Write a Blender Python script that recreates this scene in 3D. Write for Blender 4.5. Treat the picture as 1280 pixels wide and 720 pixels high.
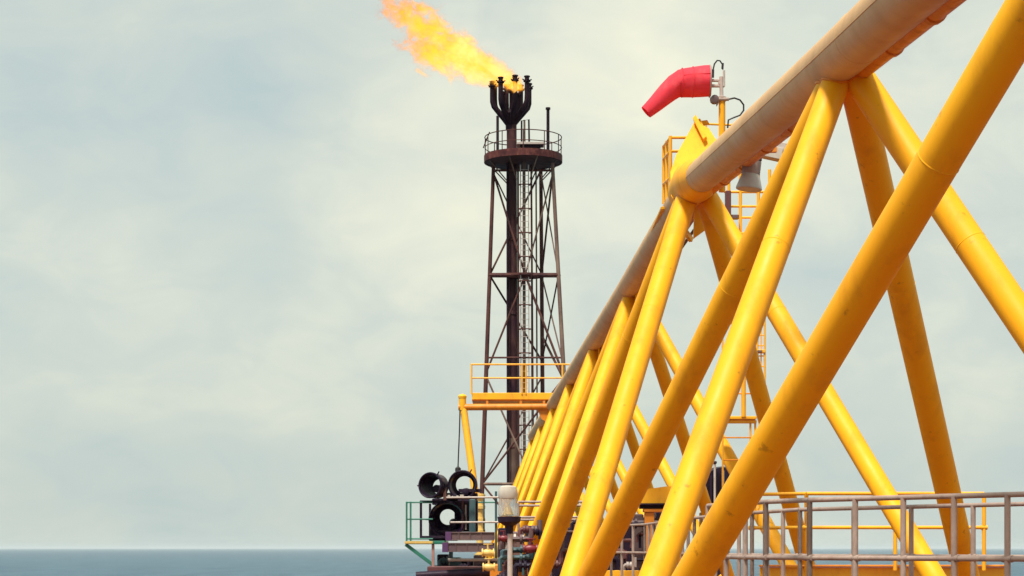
import bpy, math, random
from mathutils import Vector, Matrix
random.seed(7)
R = math.radians
scene = bpy.context.scene
for o in list(bpy.data.objects):
    bpy.data.objects.remove(o)
C = scene.collection

# ------------------------------------------------------------------ camera
F = 2400.0          # focal length in photo pixels (1280 wide)
CZ = 25.0           # eye height above the sea
cam = bpy.data.cameras.new('camera')
cam.sensor_width = 36.0
cam.lens = 36.0 * F / 1280.0
cam.shift_y = 325.0 / 1280.0
cam.clip_start = 0.1
cam.clip_end = 200000.0
camo = bpy.data.objects.new('camera', cam)
C.objects.link(camo)
camo.location = (0, 0, CZ)
camo.rotation_euler = (R(90), 0, 0)
scene.camera = camo

# ------------------------------------------------------------------ sun, sky, exposure
SUN = Vector((-0.21, -0.40, 0.89)).normalized()      # towards the sun
EXPO = 1.92
def ramp_stops(node, stops):
    cr = node.color_ramp
    while len(cr.elements) > 1:
        cr.elements.remove(cr.elements[-1])
    cr.elements[0].position = stops[0][0]
    cr.elements[0].color = (*stops[0][1], 1)
    for p, c in stops[1:]:
        e = cr.elements.new(p)
        e.color = (*c, 1)
world = bpy.data.worlds.new('World')
scene.world = world
world.use_nodes = True
nt = world.node_tree
nt.nodes.clear()
def N(t, kind, **kw):
    n = t.nodes.new(kind)
    for k, v in kw.items():
        setattr(n, k, v)
    return n
def setv(n, **kw):
    for k, v in kw.items():
        n.inputs[k.replace('_', ' ')].default_value = v
def M(t, op, a, b=None, c=None, clamp=False):
    n = t.nodes.new('ShaderNodeMath')
    n.operation = op
    n.use_clamp = clamp
    for i, v in enumerate((a, b, c)):
        if v is None:
            continue
        if isinstance(v, (int, float)):
            n.inputs[i].default_value = v
        else:
            t.links.new(v, n.inputs[i])
    return n.outputs[0]
wout = N(nt, 'ShaderNodeOutputWorld')
sky = N(nt, 'ShaderNodeTexSky', sky_type='NISHITA', sun_disc=False)
sky.sun_elevation = math.asin(SUN.z)
sky.sun_rotation = math.atan2(SUN.x, SUN.y)
sky.dust_density = 4.0
bg1 = N(nt, 'ShaderNodeBackground')
bg1.inputs['Strength'].default_value = 0.05
nt.links.new(sky.outputs[0], bg1.inputs['Color'])
tc = N(nt, 'ShaderNodeTexCoord')
# overcast: soft banks of cream and blue-grey cloud
mp = N(nt, 'ShaderNodeMapping')
mp.inputs['Scale'].default_value = (1.0, 1.0, 1.9)
mp.inputs['Location'].default_value = (0.37, 0.2, 0.11)
nt.links.new(tc.outputs['Generated'], mp.inputs['Vector'])
n1 = N(nt, 'ShaderNodeTexNoise')
setv(n1, Scale=5.5, Detail=4.0, Roughness=0.45, Distortion=0.35)
nt.links.new(mp.outputs[0], n1.inputs['Vector'])
n2 = N(nt, 'ShaderNodeTexNoise')
setv(n2, Scale=16.0, Detail=9.0, Roughness=0.62, Distortion=0.8)
nt.links.new(mp.outputs[0], n2.inputs['Vector'])
def lobe(px, py, wx):
    d = Vector(((px - 640) / F, 1, (685 - py) / F)).normalized()
    vm = N(nt, 'ShaderNodeVectorMath', operation='DISTANCE')
    nt.links.new(tc.outputs['Generated'], vm.inputs[0])
    vm.inputs[1].default_value = d
    q = M(nt, 'DIVIDE', vm.outputs['Value'], wx)
    q = M(nt, 'MULTIPLY', q, q)
    return M(nt, 'EXPONENT', M(nt, 'MULTIPLY', q, -1.0))
v = M(nt, 'ADD', M(nt, 'MULTIPLY', M(nt, 'SUBTRACT', n1.outputs['Fac'], 0.5), 0.50), M(nt, 'MULTIPLY', M(nt, 'SUBTRACT', n2.outputs['Fac'], 0.5), 0.24))
v = M(nt, 'ADD', v, 0.50)
v = M(nt, 'ADD', v, M(nt, 'MULTIPLY', lobe(530, 240, 0.07), 0.14))
v = M(nt, 'ADD', v, M(nt, 'MULTIPLY', lobe(800, 90, 0.075), 0.24))
v = M(nt, 'ADD', v, M(nt, 'MULTIPLY', lobe(400, 430, 0.05), 0.02))
v = M(nt, 'SUBTRACT', v, M(nt, 'MULTIPLY', lobe(330, 130, 0.04), 0.10))
v = M(nt, 'SUBTRACT', v, M(nt, 'MULTIPLY', lobe(330, 330, 0.035), 0.10))
cr = N(nt, 'ShaderNodeValToRGB')
ramp_stops(cr, [(0.34, (0.35, 0.435, 0.44)), (0.52, (0.47, 0.515, 0.465)), (0.68, (0.62, 0.63, 0.51)), (0.85, (0.78, 0.745, 0.56))])
nt.links.new(v, cr.inputs['Fac'])
bg2 = N(nt, 'ShaderNodeBackground')
bg2.inputs['Strength'].default_value = 0.368
nt.links.new(cr.outputs['Color'], bg2.inputs['Color'])
mixw = N(nt, 'ShaderNodeMixShader')
mixw.inputs['Fac'].default_value = 0.93
nt.links.new(bg1.outputs[0], mixw.inputs[1])
nt.links.new(bg2.outputs[0], mixw.inputs[2])
nt.links.new(mixw.outputs[0], wout.inputs['Surface'])

sun = bpy.data.lights.new('sun', 'SUN')
sun.energy = 1.5
sun.angle = R(10)
sun.color = (1.0, 0.93, 0.82)
suno = bpy.data.objects.new('sun', sun)
C.objects.link(suno)
suno.location = (-30, -30, 80)
suno.rotation_euler = SUN.to_track_quat('Z', 'Y').to_euler()

scene.view_settings.view_transform = 'Standard'
scene.view_settings.look = 'None'
scene.view_settings.exposure = EXPO
scene.view_settings.gamma = 1.0
scene.view_settings.use_curve_mapping = False
scene.render.engine = 'CYCLES'
scene.cycles.use_denoising = True
scene.cycles.volume_bounces = 1
scene.cycles.volume_step_rate = 1.0

# ------------------------------------------------------------------ materials
def paint(name, col, col2=None, dirt=(0.10, 0.05, 0.03), dirt_amt=0.25, rough=0.45, scale=1.4, bump=0.15, metal=0.0, spots=0.0, dirt_scale=None, spec=0.5):
    m = bpy.data.materials.new(name)
    m.use_nodes = True
    t = m.node_tree
    b = t.nodes['Principled BSDF']
    tc = N(t, 'ShaderNodeTexCoord')
    geo = N(t, 'ShaderNodeNewGeometry')
    a = N(t, 'ShaderNodeTexNoise')
    setv(a, Scale=scale, Detail=7.0, Roughness=0.6)
    t.links.new(geo.outputs['Position'], a.inputs['Vector'])
    mx = N(t, 'ShaderNodeMix', data_type='RGBA')
    mx.inputs['A'].default_value = (*col, 1)
    mx.inputs['B'].default_value = (*(col2 or tuple(c * 0.78 for c in col)), 1)
    mr = N(t, 'ShaderNodeMapRange')
    setv(mr, From_Min=0.35, From_Max=0.68)
    t.links.new(a.outputs['Fac'], mr.inputs['Value'])
    t.links.new(mr.outputs['Result'], mx.inputs['Factor'])
    # grime: streaky noise, longer along the vertical
    mpn = N(t, 'ShaderNodeMapping')
    mpn.inputs['Scale'].default_value = (1.0, 1.0, 0.35)
    t.links.new(geo.outputs['Position'], mpn.inputs['Vector'])
    g = N(t, 'ShaderNodeTexNoise')
    setv(g, Scale=dirt_scale or scale * 3.2, Detail=9.0, Roughness=0.68)
    t.links.new(mpn.outputs[0], g.inputs['Vector'])
    gr = N(t, 'ShaderNodeMapRange')
    setv(gr, From_Min=0.50, From_Max=0.78, To_Max=dirt_amt * 2.0)
    t.links.new(g.outputs['Fac'], gr.inputs['Value'])
    mx2 = N(t, 'ShaderNodeMix', data_type='RGBA')
    t.links.new(mx.outputs['Result'], mx2.inputs['A'])
    mx2.inputs['B'].default_value = (*dirt, 1)
    t.links.new(gr.outputs['Result'], mx2.inputs['Factor'])
    last = mx2.outputs['Result']
    if spots:
        s = N(t, 'ShaderNodeTexNoise')
        setv(s, Scale=scale * 9.0, Detail=4.0, Roughness=0.6)
        t.links.new(geo.outputs['Position'], s.inputs['Vector'])
        sr = N(t, 'ShaderNodeMapRange')
        setv(sr, From_Min=0.66, From_Max=0.72, To_Max=spots)
        t.links.new(s.outputs['Fac'], sr.inputs['Value'])
        mx3 = N(t, 'ShaderNodeMix', data_type='RGBA')
        t.links.new(last, mx3.inputs['A'])
        mx3.inputs['B'].default_value = (0.09, 0.03, 0.012, 1)
        t.links.new(sr.outputs['Result'], mx3.inputs['Factor'])
        last = mx3.outputs['Result']
    t.links.new(last, b.inputs['Base Color'])
    b.inputs['Metallic'].default_value = metal
    b.inputs['Specular IOR Level'].default_value = spec
    rr = N(t, 'ShaderNodeMapRange')
    setv(rr, From_Min=0.3, From_Max=0.75, To_Min=rough - 0.08, To_Max=rough + 0.18)
    t.links.new(g.outputs['Fac'], rr.inputs['Value'])
    t.links.new(rr.outputs['Result'], b.inputs['Roughness'])
    if bump:
        bn = N(t, 'ShaderNodeBump')
        bn.inputs['Strength'].default_value = bump
        bn.inputs['Distance'].default_value = 0.02
        t.links.new(g.outputs['Fac'], bn.inputs['Height'])
        t.links.new(bn.outputs[0], b.inputs['Normal'])
    return m
YEL = paint('yellow_paint', (0.90, 0.43, 0.006), (0.88, 0.375, 0.005), dirt=(0.42, 0.15, 0.02), dirt_amt=0.26, rough=0.52, scale=0.9, bump=0.06, spots=0.35, spec=0.28)
YEL2 = paint('yellow_paint_far', (0.90, 0.45, 0.008), (0.86, 0.37, 0.007), dirt=(0.38, 0.14, 0.02), dirt_amt=0.25, rough=0.45, scale=1.5, bump=0.05, spots=0.3)
BEIGE = paint('weathered_chord_paint', (0.64, 0.39, 0.175), (0.54, 0.31, 0.135), dirt=(0.32, 0.17, 0.085), dirt_amt=0.14, rough=0.55, scale=1.1, bump=0.03)
RUST = paint('rusty_dark_steel', (0.062, 0.026, 0.026), (0.125, 0.050, 0.038), dirt=(0.022, 0.010, 0.018), dirt_amt=0.45, rough=0.65, scale=0.7, bump=0.2, spec=0.12)
RUST2 = paint('bleached_rusty_steel', (0.16, 0.095, 0.07), (0.07, 0.032, 0.028), dirt=(0.30, 0.21, 0.15), dirt_amt=0.4, rough=0.7, scale=0.6, bump=0.2)
RISER = paint('flare_riser_steel', (0.038, 0.016, 0.026), (0.085, 0.036, 0.034), dirt=(0.20, 0.10, 0.065), dirt_amt=0.25, rough=0.6, scale=0.5, bump=0.15, spec=0.12)
RIM = paint('oxide_red_rim', (0.12, 0.036, 0.032), (0.045, 0.014, 0.018), dirt=(0.30, 0.11, 0.075), dirt_amt=0.4, rough=0.6, scale=2.0, bump=0.2, spec=0.12)
SOOT = paint('sooted_burner_steel', (0.014, 0.007, 0.015), (0.024, 0.010, 0.016), dirt=(0.007, 0.004, 0.008), dirt_amt=0.5, rough=0.6, scale=2.0, bump=0.2, spec=0.12)
DARK = paint('navy_black_paint', (0.016, 0.012, 0.028), (0.030, 0.018, 0.034), dirt=(0.07, 0.035, 0.03), dirt_amt=0.3, rough=0.42, scale=2.0, bump=0.15, spec=0.12)
BLACK = paint('black_rubber_coat', (0.010, 0.006, 0.019), (0.018, 0.009, 0.026), dirt=(0.05, 0.03, 0.03), dirt_amt=0.15, rough=0.28, scale=3.0, bump=0.1, spec=0.2)
GREY = paint('galvanised_rail', (0.38, 0.29, 0.245), (0.28, 0.20, 0.17), dirt=(0.12, 0.075, 0.06), dirt_amt=0.35, rough=0.45, scale=4.0, bump=0.15)
PALE = paint('pale_grey_pipe', (0.52, 0.46, 0.42), (0.42, 0.35, 0.31), dirt=(0.2, 0.12, 0.1), dirt_amt=0.3, rough=0.45, scale=4.0, bump=0.12)
WHITE = paint('white_enamel', (0.52, 0.48, 0.42), (0.44, 0.40, 0.34), dirt=(0.35, 0.25, 0.18), dirt_amt=0.2, rough=0.4, scale=5.0, bump=0.08)
GREEN = paint('sea_green_paint', (0.020, 0.20, 0.135), (0.018, 0.14, 0.10), dirt=(0.14, 0.12, 0.05), dirt_amt=0.3, rough=0.45, scale=3.0, bump=0.1)
TEAL = paint('teal_paint', (0.045, 0.11, 0.125), (0.03, 0.07, 0.085), dirt=(0.15, 0.12, 0.09), dirt_amt=0.25, rough=0.45, scale=3.0, bump=0.1)
TAUPE = paint('taupe_steel', (0.135, 0.085, 0.085), (0.095, 0.055, 0.07), dirt=(0.22, 0.14, 0.09), dirt_amt=0.3, rough=0.55, scale=2.5, bump=0.15)
PURPLE = paint('purple_end_paint', (0.10, 0.035, 0.13), (0.075, 0.03, 0.10), dirt=(0.05, 0.03, 0.04), dirt_amt=0.3, rough=0.5, scale=3.0, bump=0.1)
PINK = paint('dusty_pink_steel', (0.42, 0.22, 0.19), (0.32, 0.16, 0.14), dirt=(0.2, 0.1, 0.08), dirt_amt=0.3, rough=0.5, scale=4.0, bump=0.1)
RED = paint('red_valve_paint', (0.20, 0.012, 0.022), (0.13, 0.01, 0.02), dirt=(0.12, 0.03, 0.03), dirt_amt=0.3, rough=0.4, scale=4.0, bump=0.1)
CRIM = paint('crimson_brown_steel', (0.13, 0.035, 0.04), (0.09, 0.03, 0.03), dirt_amt=0.3, rough=0.5, scale=4.0, bump=0.1)
ORANGE = paint('orange_paint', (0.74, 0.26, 0.012), (0.62, 0.19, 0.012), dirt=(0.25, 0.08, 0.02), dirt_amt=0.3, rough=0.45, scale=2.0, bump=0.1, spots=0.3)
CREAMY = paint('cream_yellow_paint', (0.75, 0.52, 0.16), (0.65, 0.42, 0.10), dirt=(0.3, 0.16, 0.05), dirt_amt=0.3, rough=0.45, scale=3.0, bump=0.1)
CABLE = paint('black_cable', (0.016, 0.013, 0.018), rough=0.5, dirt_amt=0.1, bump=0)
DECK = paint('warm_bounce_deck', (0.15, 0.028, 0.010), (0.11, 0.022, 0.009), dirt=(0.09, 0.03, 0.02), dirt_amt=0.35, rough=0.7, scale=0.5, bump=0.15)  # red chosen so the unseen deck warms the shaded tube undersides

def fabric():
    m = paint('red_sock_fabric', (0.93, 0.075, 0.12), (0.88, 0.055, 0.09), dirt=(0.93, 0.26, 0.26), dirt_amt=0.3, rough=0.75, scale=2.5, bump=0.25, dirt_scale=5.0)
    t = m.node_tree
    b = t.nodes['Principled BSDF']
    tr = N(t, 'ShaderNodeBsdfTranslucent')
    tr.inputs['Color'].default_value = (0.95, 0.12, 0.15, 1)
    mix = N(t, 'ShaderNodeMixShader')
    mix.inputs['Fac'].default_value = 0.4
    t.links.new(b.outputs[0], mix.inputs[1])
    t.links.new(tr.outputs[0], mix.inputs[2])
    t.links.new(mix.outputs[0], t.nodes['Material Output'].inputs['Surface'])
    return m
SOCK = fabric()
def glass():
    m = bpy.data.materials.new('lantern_glass')
    m.use_nodes = True
    b = m.node_tree.nodes['Principled BSDF']
    b.inputs['Base Color'].default_value = (0.86, 0.86, 0.80, 1)
    b.inputs['Transmission Weight'].default_value = 0.75
    b.inputs['Roughness'].default_value = 0.18
    b.inputs['IOR'].default_value = 1.25
    return m
GLASS = glass()

# ------------------------------------------------------------------ mesh builder
class MB:
    def __init__(s):
        s.v = []
        s.f = []
    def ring(s, c, ax, r, n, ref=None):
        ax = Vector(ax).normalized()
        ref = Vector(ref) if ref is not None else (Vector((0, 0, 1)) if abs(ax.z) < 0.9 else Vector((1, 0, 0)))
        e1 = (ref - ax * ref.dot(ax)).normalized()
        e2 = ax.cross(e1)
        i = len(s.v)
        for k in range(n):
            a = 2 * math.pi * k / n
            s.v.append(Vector(c) + e1 * (r * math.cos(a)) + e2 * (r * math.sin(a)))
        return i
    def sleeve(s, i, j, n):
        for k in range(n):
            s.f.append((i + k, i + (k + 1) % n, j + (k + 1) % n, j + k))
    def tube(s, a, b, r0, r1=None, n=10, caps=True):
        a, b = Vector(a), Vector(b)
        ax = b - a
        i = s.ring(a, ax, r0, n)
        j = s.ring(b, ax, r0 if r1 is None else r1, n)
        s.sleeve(i, j, n)
        if caps:
            s.f.append(tuple(range(i + n - 1, i - 1, -1)))
            s.f.append(tuple(range(j, j + n)))
        return s
    def path(s, pts, r, n=8, caps=True, closed=False):
        pts = [Vector(p) for p in pts]
        rs = r if isinstance(r, (list, tuple)) else [r] * len(pts)
        L = len(pts)
        idx = []
        ref = None
        for k, p in enumerate(pts):
            if closed:
                ax = pts[(k + 1) % L] - pts[k - 1]
            else:
                ax = pts[min(k + 1, L - 1)] - pts[max(k - 1, 0)]
            ax.normalize()
            if ref is None:
                ref = Vector((0, 0, 1)) if abs(ax.z) < 0.9 else Vector((1, 0, 0))
            ref = (ref - ax * ref.dot(ax)).normalized()
            idx.append(s.ring(p, ax, rs[k], n, ref))
        for k in range(L - 1):
            s.sleeve(idx[k], idx[k + 1], n)
        if closed:
            s.sleeve(idx[-1], idx[0], n)
        elif caps:
            s.f.append(tuple(range(idx[0] + n - 1, idx[0] - 1, -1)))
            s.f.append(tuple(range(idx[-1], idx[-1] + n)))
        return s
    def lathe(s, a, ax, prof, n=20, close=False):
        # prof: list of (distance along axis, radius)
        a = Vector(a)
        ax = Vector(ax).normalized()
        idx = [s.ring(a + ax * h, ax, max(r, 1e-4), n) for h, r in prof]
        for k in range(len(idx) - 1):
            s.sleeve(idx[k], idx[k + 1], n)
        if close:
            s.sleeve(idx[-1], idx[0], n)
        else:
            s.f.append(tuple(range(idx[0] + n - 1, idx[0] - 1, -1)))
            s.f.append(tuple(range(idx[-1], idx[-1] + n)))
        return s
    def box(s, lo, hi, bev=0.0):
        lo, hi = Vector(lo), Vector(hi)
        lo, hi = Vector(map(min, lo, hi)), Vector(map(max, lo, hi))
        m = [(lo[k] + hi[k]) / 2 for k in range(3)]
        return s.obox(m, (hi.x - lo.x, hi.y - lo.y, hi.z - lo.z), bev=bev)
    def obox(s, c, size, rot=None, bev=0.0):
        c = Vector(c)
        h = [x / 2 for x in size]
        b = min(bev, min(h) * 0.9)
        mat = rot or Matrix.Identity(3)
        i = len(s.v)
        if b <= 0:
            for z in (-1, 1):
                for x, y in ((-1, -1), (1, -1), (1, 1), (-1, 1)):
                    s.v.append(c + mat @ Vector((x * h[0], y * h[1], z * h[2])))
            for q in ((3, 2, 1, 0), (4, 5, 6, 7), (0, 1, 5, 4), (1, 2, 6, 5), (2, 3, 7, 6), (3, 0, 4, 7)):
                s.f.append(tuple(i + k for k in q))
            return s
        # bevelled box: octagonal prism with chamfered ends
        lay = []
        for z, e in ((-h[2], b), (-h[2] + b, 0), (h[2] - b, 0), (h[2], b)):
            hx, hy = h[0] - e, h[1] - e
            bb = max(b - e * 0.4, b * 0.6)
            st = len(s.v)
            for x, y in ((-hx + bb, -hy), (hx - bb, -hy), (hx, -hy + bb), (hx, hy - bb), (hx - bb, hy), (-hx + bb, hy), (-hx, hy - bb), (-hx, -hy + bb)):
                s.v.append(c + mat @ Vector((x, y, z)))
            lay.append(st)
        for k in range(3):
            s.sleeve(lay[k], lay[k + 1], 8)
        s.f.append(tuple(range(lay[0] + 7, lay[0] - 1, -1)))
        s.f.append(tuple(range(lay[3], lay[3] + 8)))
        return s
    def beam(s, a, b, w, h, bev=0.0):
        # rectangular bar from a to b, h measured upwards
        a, b = Vector(a), Vector(b)
        x = (b - a).normalized()
        up = Vector((0, 0, 1)) if abs(x.z) < 0.95 else Vector((0, 1, 0))
        y = up.cross(x).normalized()
        z = x.cross(y)
        return s.obox((a + b) / 2, ((b - a).length, w, h), Matrix((x, y, z)).transposed(), bev)
    def prism(s, pts, off):
        # polygon pts (3d) extruded by vector off
        pts = [Vector(p) for p in pts]
        off = Vector(off)
        n = len(pts)
        i = len(s.v)
        s.v += pts + [p + off for p in pts]
        s.f.append(tuple(range(i + n - 1, i - 1, -1)))
        s.f.append(tuple(range(i + n, i + 2 * n)))
        s.sleeve(i, i + n, n)
        return s
base_of = {}
def build(mb, name, mat, parent=None, loc=None, smooth=True, angle=38):
    base = base_of[parent] if parent is not None else Vector(loc if loc is not None else (0, 0, 0))
    me = bpy.data.meshes.new(name)
    me.from_pydata([tuple(p - base) for p in mb.v], [], mb.f)
    me.update()
    import bmesh
    bm = bmesh.new()
    bm.from_mesh(me)
    bmesh.ops.recalc_face_normals(bm, faces=bm.faces)
    bm.to_mesh(me)
    bm.free()
    if smooth:
        me.polygons.foreach_set('use_smooth', [True] * len(me.polygons))
        me.set_sharp_from_angle(angle=R(angle))
    me.materials.append(mat)
    o = bpy.data.objects.new(name, me)
    C.objects.link(o)
    if parent is not None:
        o.parent = parent
    else:
        o.location = base
    base_of[o] = base
    return o
def tag(o, label, cat, group=None):
    o['label'] = label
    o['category'] = cat
    if group:
        o['group'] = group
    return o
def thing(name, loc, label, cat, group=None):
    o = bpy.data.objects.new(name, None)
    o.empty_display_size = 0.3
    C.objects.link(o)
    o.location = loc
    base_of[o] = Vector(loc)
    return tag(o, label, cat, group)
def tube(name, a, b, r, mat, parent, r1=None, n=12):
    return build(MB().tube(a, b, r, r1, n), name, mat, parent)
def path(name, pts, r, mat, parent, n=8, closed=False):
    return build(MB().path(pts, r, n, closed=closed), name, mat, parent)
def box(name, lo, hi, mat, parent, bev=0.015):
    return build(MB().box(lo, hi, bev), name, mat, parent, angle=30)
def W(px, py, d):
    return Vector(((px - 640) / F * d, d, CZ + (685 - py) / F * d))
def wbox(name, x0, x1, y0, y1, d, depth, mat, parent, bev=0.015):
    a, b = W(x0, y1, d), W(x1, y0, d)
    return box(name, a, (b.x, d + depth, b.z), mat, parent, bev)
def U(d):
    return d / F           # metres per photo pixel at distance d

# ------------------------------------------------------------------ the setting
def sea():
    mb = MB()
    rs = [0, 30, 80, 200, 500, 1200, 3000, 8000, 20000, 60000, 120000]
    n = 64
    idx = []
    for r in rs[1:]:
        i = len(mb.v)
        for k in range(n):
            a = 2 * math.pi * k / n
            mb.v.append(Vector((r * math.cos(a), r * math.sin(a), 0)))
        idx.append(i)
    mb.f.append(tuple(range(idx[0], idx[0] + n)))
    for a, b in zip(idx, idx[1:]):
        mb.sleeve(a, b, n)
    m = bpy.data.materials.new('sea_water')
    m.use_nodes = True
    t = m.node_tree
    b = t.nodes['Principled BSDF']
    geo = N(t, 'ShaderNodeNewGeometry')
    mp = N(t, 'ShaderNodeMapping')
    mp.inputs['Scale'].default_value = (1, 1, 1)
    t.links.new(geo.outputs['Position'], mp.inputs['Vector'])
    w1 = N(t, 'ShaderNodeTexNoise')
    setv(w1, Scale=0.012, Detail=9.0, Roughness=0.62, Distortion=0.4)
    t.links.new(mp.outputs[0], w1.inputs['Vector'])
    w2 = N(t, 'ShaderNodeTexNoise')
    setv(w2, Scale=0.22, Detail=6.0, Roughness=0.6)
    t.links.new(mp.outputs[0], w2.inputs['Vector'])
    mp3 = N(t, 'ShaderNodeMapping')
    mp3.inputs['Scale'].default_value = (0.035, 0.004, 1)
    t.links.new(geo.outputs['Position'], mp3.inputs['Vector'])
    w3 = N(t, 'ShaderNodeTexNoise')
    setv(w3, Scale=1.0, Detail=6.0, Roughness=0.7)
    t.links.new(mp3.outputs[0], w3.inputs['Vector'])
    cr = N(t, 'ShaderNodeValToRGB')
    ramp_stops(cr, [(0.30, (0.014, 0.055, 0.095)), (0.70, (0.062, 0.130, 0.180))])
    t.links.new(w3.outputs['Fac'], cr.inputs['Fac'])
    t.links.new(cr.outputs['Color'], b.inputs['Base Color'])
    b.inputs['Roughness'].default_value = 0.42
    b.inputs['IOR'].default_value = 1.33
    b.inputs['Specular IOR Level'].default_value = 0.35
    h = M(t, 'ADD', M(t, 'MULTIPLY', w1.outputs['Fac'], 6.0), M(t, 'MULTIPLY', w2.outputs['Fac'], 1.0))
    bn = N(t, 'ShaderNodeBump')
    bn.inputs['Strength'].default_value = 0.9
    bn.inputs['Distance'].default_value = 1.2
    t.links.new(h, bn.inputs['Height'])
    t.links.new(bn.outputs[0], b.inputs['Normal'])
    o = build(mb, 'sea', m, None, (0, 0, 0), smooth=False)
    o['kind'] = 'structure'
sea()
# platform main deck, unseen below the frame, added to bounce warm light upwards
dk = build(MB().box((-9, -14, CZ - 3.6), (30, 68, CZ - 3.0), 0.05), 'deck', DECK, None, (5, 20, CZ - 3.6))
dk['kind'] = 'structure'
for (x, y) in ((-4, -8), (24, -8), (-4, 30), (24, 30), (-4, 62), (24, 62)):
    build(MB().tube((x, y, -2), (x, y, CZ - 3.62), 0.9, n=20), 'deck_leg', YEL2, dk)
# small deck that carries the flare tower
fd = build(MB().box((-6, 91, CZ - 4.3), (9, 116, CZ - 3.7), 0.05), 'flare_deck', DECK, None, (1, 104, CZ - 4.3))
fd['kind'] = 'structure'
for (x, y) in ((-5, 93), (8, 93), (-5, 114), (8, 114)):
    build(MB().tube((x * 1.15, y, -2), (x, y, CZ - 4.32), 0.55, n=16), 'deck_leg', RUST2, fd)

# ------------------------------------------------------------------ truss bridge
def T(t, u, z):
    return Vector((u + (575 - 640) / F * t, t, CZ + z))
UT, UP, UQ, ZB = 3.515, 1.06, 6.6, -1.5
top = [(-3.0, 2.8), (9.5, 3.9), (18.0, 4.575), (29.0, 5.50)] + [(29.4 + 10.6 * k, 5.415) for k in range(1, 7)]
bot = [3.0, 15.0, 24.0] + [34.7 + 10.6 * k for k in range(0, 6)] + [98.0]
TN = [T(t, UT, z) for t, z in top]
PL = [T(t, UP, ZB) for t in bot]
PR = [T(t, UQ, ZB) for t in bot]
br = thing('truss_bridge', T(50, UT, ZB), 'long triangular truss bridge of yellow tubes running back towards the flare tower', 'bridge')
RC = 0.235
for k in range(len(TN) - 1):
    ch = tube('top_chord', TN[k], TN[k + 1], RC, BEIGE, br, n=28)
    ax = (TN[k + 1] - TN[k]).normalized()
    L = (TN[k + 1] - TN[k]).length
    if k in (1, 2):
        # circumferential weld beads and a thin conduit clipped along the chord
        for f in (0.5, 0.86):
            build(MB().lathe(TN[k] + ax * (L * f), ax, [(-0.008, RC), (0, RC + 0.004), (0.008, RC)], 28), 'weld_seam', BEIGE, ch)
        side = Vector((-1, 0, 0)) - ax * Vector((-1, 0, 0)).dot(ax)
        side.normalize()
        upv = ax.cross(side)
        if upv.z < 0:
            upv = -upv
        o = (side * 0.93 - upv * 0.10).normalized() * (RC + 0.001)
        build(MB().tube(TN[k] + o, TN[k + 1] + o, 0.0045, n=6), 'conduit', BEIGE, ch)
for pl in (PL, PR):
    for k in range(len(pl) - 1):
        tube('bottom_chord', pl[k], pl[k + 1], 0.20, YEL, br, n=20)
for k in range(len(bot)):
    tube('cross_member', PL[k], PR[k], 0.11, YEL, br, n=14)
def diag(a, b, r):
    d = tube('diagonal', a, b, r, YEL, br, n=28)
    ax = (b - a).normalized()
    L = (b - a).length
    if a.y < 30:
        build(MB().lathe(a + ax * (L * 0.30), ax, [(-0.007, r), (0, r + 0.003), (0.007, r)], 28), 'weld_seam', YEL, d)
    return d
def seg_dist(p, a, b):
    t_ = max(0.0, min(1.0, (p - a).dot(b - a) / (b - a).length_squared))
    return (p - a.lerp(b, t_)).length
def weld(dg, k, a, b, r):
    rr_ = RC + (0.083 if k == 3 else 0.0)
    ax = (b - a).normalized()
    ref = Vector((0, 1, 0)); e1 = (ref - ax * ref.dot(ax)).normalized(); e2 = ax.cross(e1)
    pts = []
    for q in range(26):
        an = 2 * math.pi * q / 26
        base = a + (e1 * math.cos(an) + e2 * math.sin(an)) * r
        lo_, hi_ = 0.0, 2.4
        for _ in range(22):
            m_ = (lo_ + hi_) / 2
            p = base + ax * m_
            inside = seg_dist(p, TN[k], TN[min(k + 1, len(TN) - 1)]) < rr_ or seg_dist(p, TN[k - 1], TN[k]) < rr_
            if inside:
                lo_ = m_
            else:
                hi_ = m_
        pts.append(base + ax * lo_)
    build(MB().path(pts, 0.020, 6, closed=True), 'weld_bead', ORANGE, dg)
for k in range(1, len(TN)):
    lo = {1: Vector((0.0, 0, -0.04)), 2: Vector((0.05, 0, -0.10)), 3: Vector((-0.04, 0, -0.04))}.get(k, Vector((0.08, 0, -0.08)))
    ro = Vector((0.15, 0, -0.06))
    jobs = [(lo, PL[k - 1], 0.132 if k < 3 else 0.16), (ro, PR[k - 1], 0.145)]
    if k < len(bot):
        jobs += [(lo, PL[k], {1: 0.132, 2: 0.148}.get(k, 0.16)), (ro, PR[k], 0.145)]
    for of, q_, r_ in jobs:
        dg = diag(TN[k] + of, q_, r_)
        if k < 7:
            weld(dg, k, TN[k] + of, q_, r_)
# service pipes hung below the chord, with clamps
for k in range(1, len(TN) - 1):
    o1 = Vector((0.22, 0, -0.13)); o2 = Vector((0.30, 0, -0.30))
    tube('service_pipe', TN[k] + o1, TN[k + 1] + o1, 0.08, ORANGE, br, n=18)
    if k > 2:
        tube('service_pipe', TN[k] + o2, TN[k + 1] + o2, 0.026, RUST2, br, n=10)
    for f in (0.15, 0.32, 0.49, 0.66, 0.83):
        c = TN[k].lerp(TN[k + 1], f)
        mb = MB()
        mb.lathe(c + o1, TN[k + 1] - TN[k], [(-0.04, 0.082), (-0.04, 0.095), (0.04, 0.095), (0.04, 0.082)], 16)
        if k > 2:
            mb.beam(c + Vector((0.27, 0, -0.20)), c + Vector((0.31, 0, -0.32)), 0.06, 0.02)
        build(mb, 'pipe_clamp', RUST2 if k > 3 else ORANGE, br)
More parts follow.
